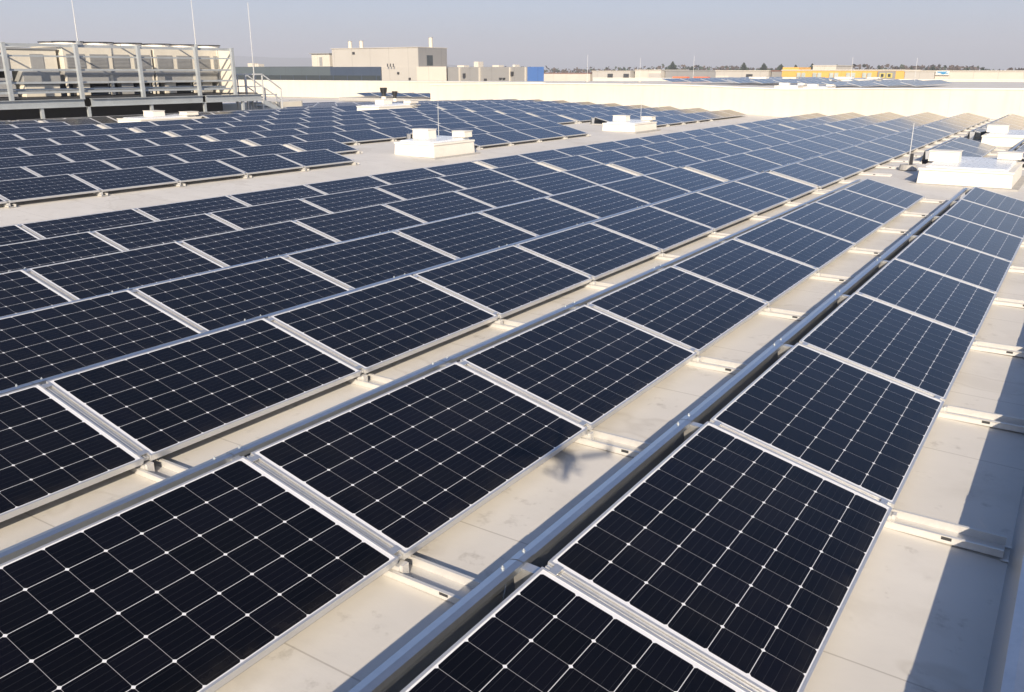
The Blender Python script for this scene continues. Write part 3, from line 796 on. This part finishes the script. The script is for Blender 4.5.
# ------------------------------------------------------------------ trees, woods, hills
def conifer(h, seed):
    rng = random.Random(seed); tr, cr = MB(), MB()
    tr.tube((0, 0, 0), (0, 0, h*.97), h*.018, h*.003, BARK, 7)
    n = int(44+h*2)
    for i in range(n):
        f_ = (i/n); z = h*(.12+.87*f_); R0 = h*.40*(1-f_)**.85*rng.uniform(.65, 1.2)+.12
        for k in range(9):
            a = rng.uniform(0, 2*math.pi); r_ = R0*rng.uniform(.7, 1.1); w = r_*.26+.12
            d = Vector((math.cos(a), math.sin(a), 0)); s_ = Vector((-d.y, d.x, 0))
            base = Vector((0, 0, z+rng.uniform(-.2, .2))); tip = base+d*r_+Vector((0, 0, -r_*rng.uniform(.15, .5)))
            mid = base*.4+tip*.6
            cr.face([base, mid+s_*w+Vector((0, 0, -.1)), tip, mid-s_*w+Vector((0, 0, -.1))], NEEDLE)
            cr.face([base, mid+Vector((0, 0, w)), tip, mid-Vector((0, 0, w*1.2))], NEEDLE)
    return tr, cr
def bare_tree(h, seed):
    rng = random.Random(seed); tr, cr = MB(), MB()
    tr.tube((0, 0, 0), (0, 0, h*.6), h*.022, h*.012, BARK, 7)
    for i in range(14):
        a = rng.uniform(0, 6.28); z = h*rng.uniform(.3, .6); d = Vector((math.cos(a), math.sin(a), rng.uniform(.8, 1.8))).normalized()
        e = Vector((0, 0, z))+d*h*rng.uniform(.22, .38); tr.tube((0, 0, z), e, h*.008, h*.003, BARK, 5)
        for k in range(45):
            p = e+Vector((rng.gauss(0, 1), rng.gauss(0, 1), rng.gauss(0, .8)))*h*.085; q = p+Vector((rng.uniform(-1, 1), rng.uniform(-1, 1), rng.uniform(.2, 1.2)))*h*.05
            s_ = Vector((rng.uniform(-1, 1), rng.uniform(-1, 1), 0))*h*.012
            cr.face([p, p+s_, q], TWIG)
    return tr, cr
protos = []
for k in range(4):
    tr, cr = conifer(15, 20+k); protos.append((tr.mesh('trunk'), cr.mesh('crown'), 15, True))
for k in range(3):
    tr, cr = bare_tree(12.5, 40+k); protos.append((tr.mesh('trunk'), cr.mesh('crown'), 12.5, False))
TREES = [(-191.5, 5, 1), (-187.1, 6.9, 1), (-182, 4.6, 1), (-151, 6.2, 1), (-142.4, 4.8, 1), (-139.6, 5.9, 1), (-136.2, 5, 1), (-132.6, 5.4, 1), (-126.2, 4.1, 0), (-124.4, 5, 1),
         (-121, 4.4, 0), (-117.9, 5.6, 1), (-114, 4.2, 0), (-107.7, 5.1, 1), (-202.2, 4, 1), (-198.2, 4.3, 1), (-84.1, 3.9, 0), (-77, 4.1, 0), (-64.7, 4.5, 1), (-67.8, 3.6, 0),
         (-91.5, 3.8, 0), (-87.4, 4.1, 1), (-98.2, 4.2, 0), (-55.2, 3.2, 0), (-50.2, 3.5, 1), (-45.6, 3.8, 1), (-73, 3.9, 1), (-59.5, 3.3, 0), (-215.6, 3.7, 0), (-211.5, 4.4, 0),
         (-146.5, 4.2, 1), (-129, 4.4, 1)]
TREES.sort()
nc = nb = 0
for i, (x, top, con) in enumerate(TREES):
    pm = protos[i % 4] if con else protos[4+i % 3]
    if con: nc += 1; lb = 'dark conifer on the skyline, %s conifer from the left' % ordn(nc)
    else: nb += 1; lb = 'bare brownish tree on the skyline, %s bare tree from the left' % ordn(nb)
    t = thing('conifer' if con else 'bare_tree', (x, 420+((i*37) % 23), -9), lb, 'tree', 'conifers on the skyline' if con else 'bare trees on the skyline', rz=i*1.3)
    s_ = (top+9)/pm[2]; t.scale = (s_*(1.45 if con else 1.4),)*2+(s_,)
    for nm, me in (('trunk', pm[0]), ('crown', pm[1])):
        o = bpy.data.objects.new(nm, me); COL.objects.link(o); o.parent = t
rng = random.Random(5); b = MB()
for i in range(7000):
    x = rng.uniform(-330, 60); y = rng.uniform(470, 640)
    hh = 12.2+1.2*math.sin(x*.05)+.9*math.sin(x*.17+1)
    p = Vector((x, y, -9+hh*(1-rng.random()**1.7))); r_ = rng.uniform(.6, 1.5)
    a = Vector((rng.gauss(0, 1), rng.gauss(0, 1), rng.gauss(0, .7))).normalized()*r_; c_ = a.cross(Vector((rng.gauss(0, 1), rng.gauss(0, 1), rng.gauss(0, 1)))).normalized()*r_
    b.face([p-a, p+c_, p+a, p-c_*.8], TWIG if rng.random() < .75 else NEEDLE)
b.obj('woods', kind='stuff', label='brownish bare woods along the skyline behind the distant buildings', cat='woods')
b = MB()
HP = [(-6500, 60), (-5856, 80), (-5300, 70), (-4776, 77), (-4200, 66), (-3667, 73), (-3173, 60), (-2562, 36), (-2039, 18), (-1671, 2), (-900, -2), (0, 1), (1500, 3), (2700, 6)]
cols = []
for i in range(len(HP)-1):
    for k in range(8):
        f_ = k/8; x = HP[i][0]+(HP[i+1][0]-HP[i][0])*f_; s_ = f_*f_*(3-2*f_)
        cols.append((x, HP[i][1]+(HP[i+1][1]-HP[i][1])*s_+rng.uniform(-1.2, 1.2)))
prof = [(-300, -9.5), (-180, -.35), (-60, .7), (0, 1), (80, .8), (400, -9.5)]
def hz(h, f_): return -9.6 if f_ < -5 else -9+(h+9)*max(0, f_)
for (x0, h0), (x1, h1) in zip(cols, cols[1:]):
    for (d0, f0), (d1, f1) in zip(prof, prof[1:]):
        b.face([(x0, 3000+d0, hz(h0, f0)), (x1, 3000+d0, hz(h1, f0)), (x1, 3000+d1, hz(h1, f1)), (x0, 3000+d1, hz(h0, f1))], HILLM)
b.obj('hills', kind='structure')

# ------------------------------------------------------------------ the air
b = MB(); b.box(-6950, 2950, -1450, 4950, -10, 130, BARK)
hz_ = b.obj('haze', kind='stuff'); hz_.data.materials.clear()
hm = bpy.data.materials.new('hazy_air'); hm.use_nodes = True; hn = hm.node_tree; hn.nodes.remove(hn.nodes['Principled BSDF'])
pv = hn.nodes.new('ShaderNodeVolumePrincipled'); pv.inputs['Color'].default_value = (.84, .88, .97, 1); pv.inputs['Density'].default_value = 0.0005
pv.inputs['Anisotropy'].default_value = 0.04
hn.links.new(pv.outputs[0], hn.nodes['Material Output'].inputs['Volume']); hz_.data.materials.append(hm)

# ------------------------------------------------------------------ the drone whose shadow falls on the roof
dc = CAM-SUN_DIR*.42
t = thing('camera_drone', dc, 'small grey camera drone in flight casting its cross-shaped shadow on the roof', 'drone', rz=R(78)); t.scale = (1.2, 1.2, 1.2)
m = MB(); m.box(-.035, .035, -.075, .075, -.025, .025, DUCTG, .01); m.obj('body', t, bevel=.008)
for sx in (-1, 1):
    for sy in (-1, 1):
        e = Vector((sx*.155, sy*.155, .012)); m = MB(); m.bar((sx*.04, sy*.07, .0), e, .026, .018, DUCTG); m.tube(e-Vector((0, 0, .015)), e+Vector((0, 0, .02)), .016, .016, BLACK, 12); m.obj('arm', t)
        m = MB()
        for a in (sx*.6, sx*.6+math.pi): m.bar(e+Vector((0, 0, .023)), e+Vector((.095*math.cos(a), .095*math.sin(a), .026)), .013, .002, BLACK)
        m.obj('propeller', t)
for sx in (-1, 1):
    m = MB(); m.bar((sx*.05, -.07, -.085), (sx*.05, .07, -.085), .008, .008, BLACK); m.bar((sx*.04, 0, -.03), (sx*.05, 0, -.085), .008, .008, BLACK); m.obj('landing_leg', t)
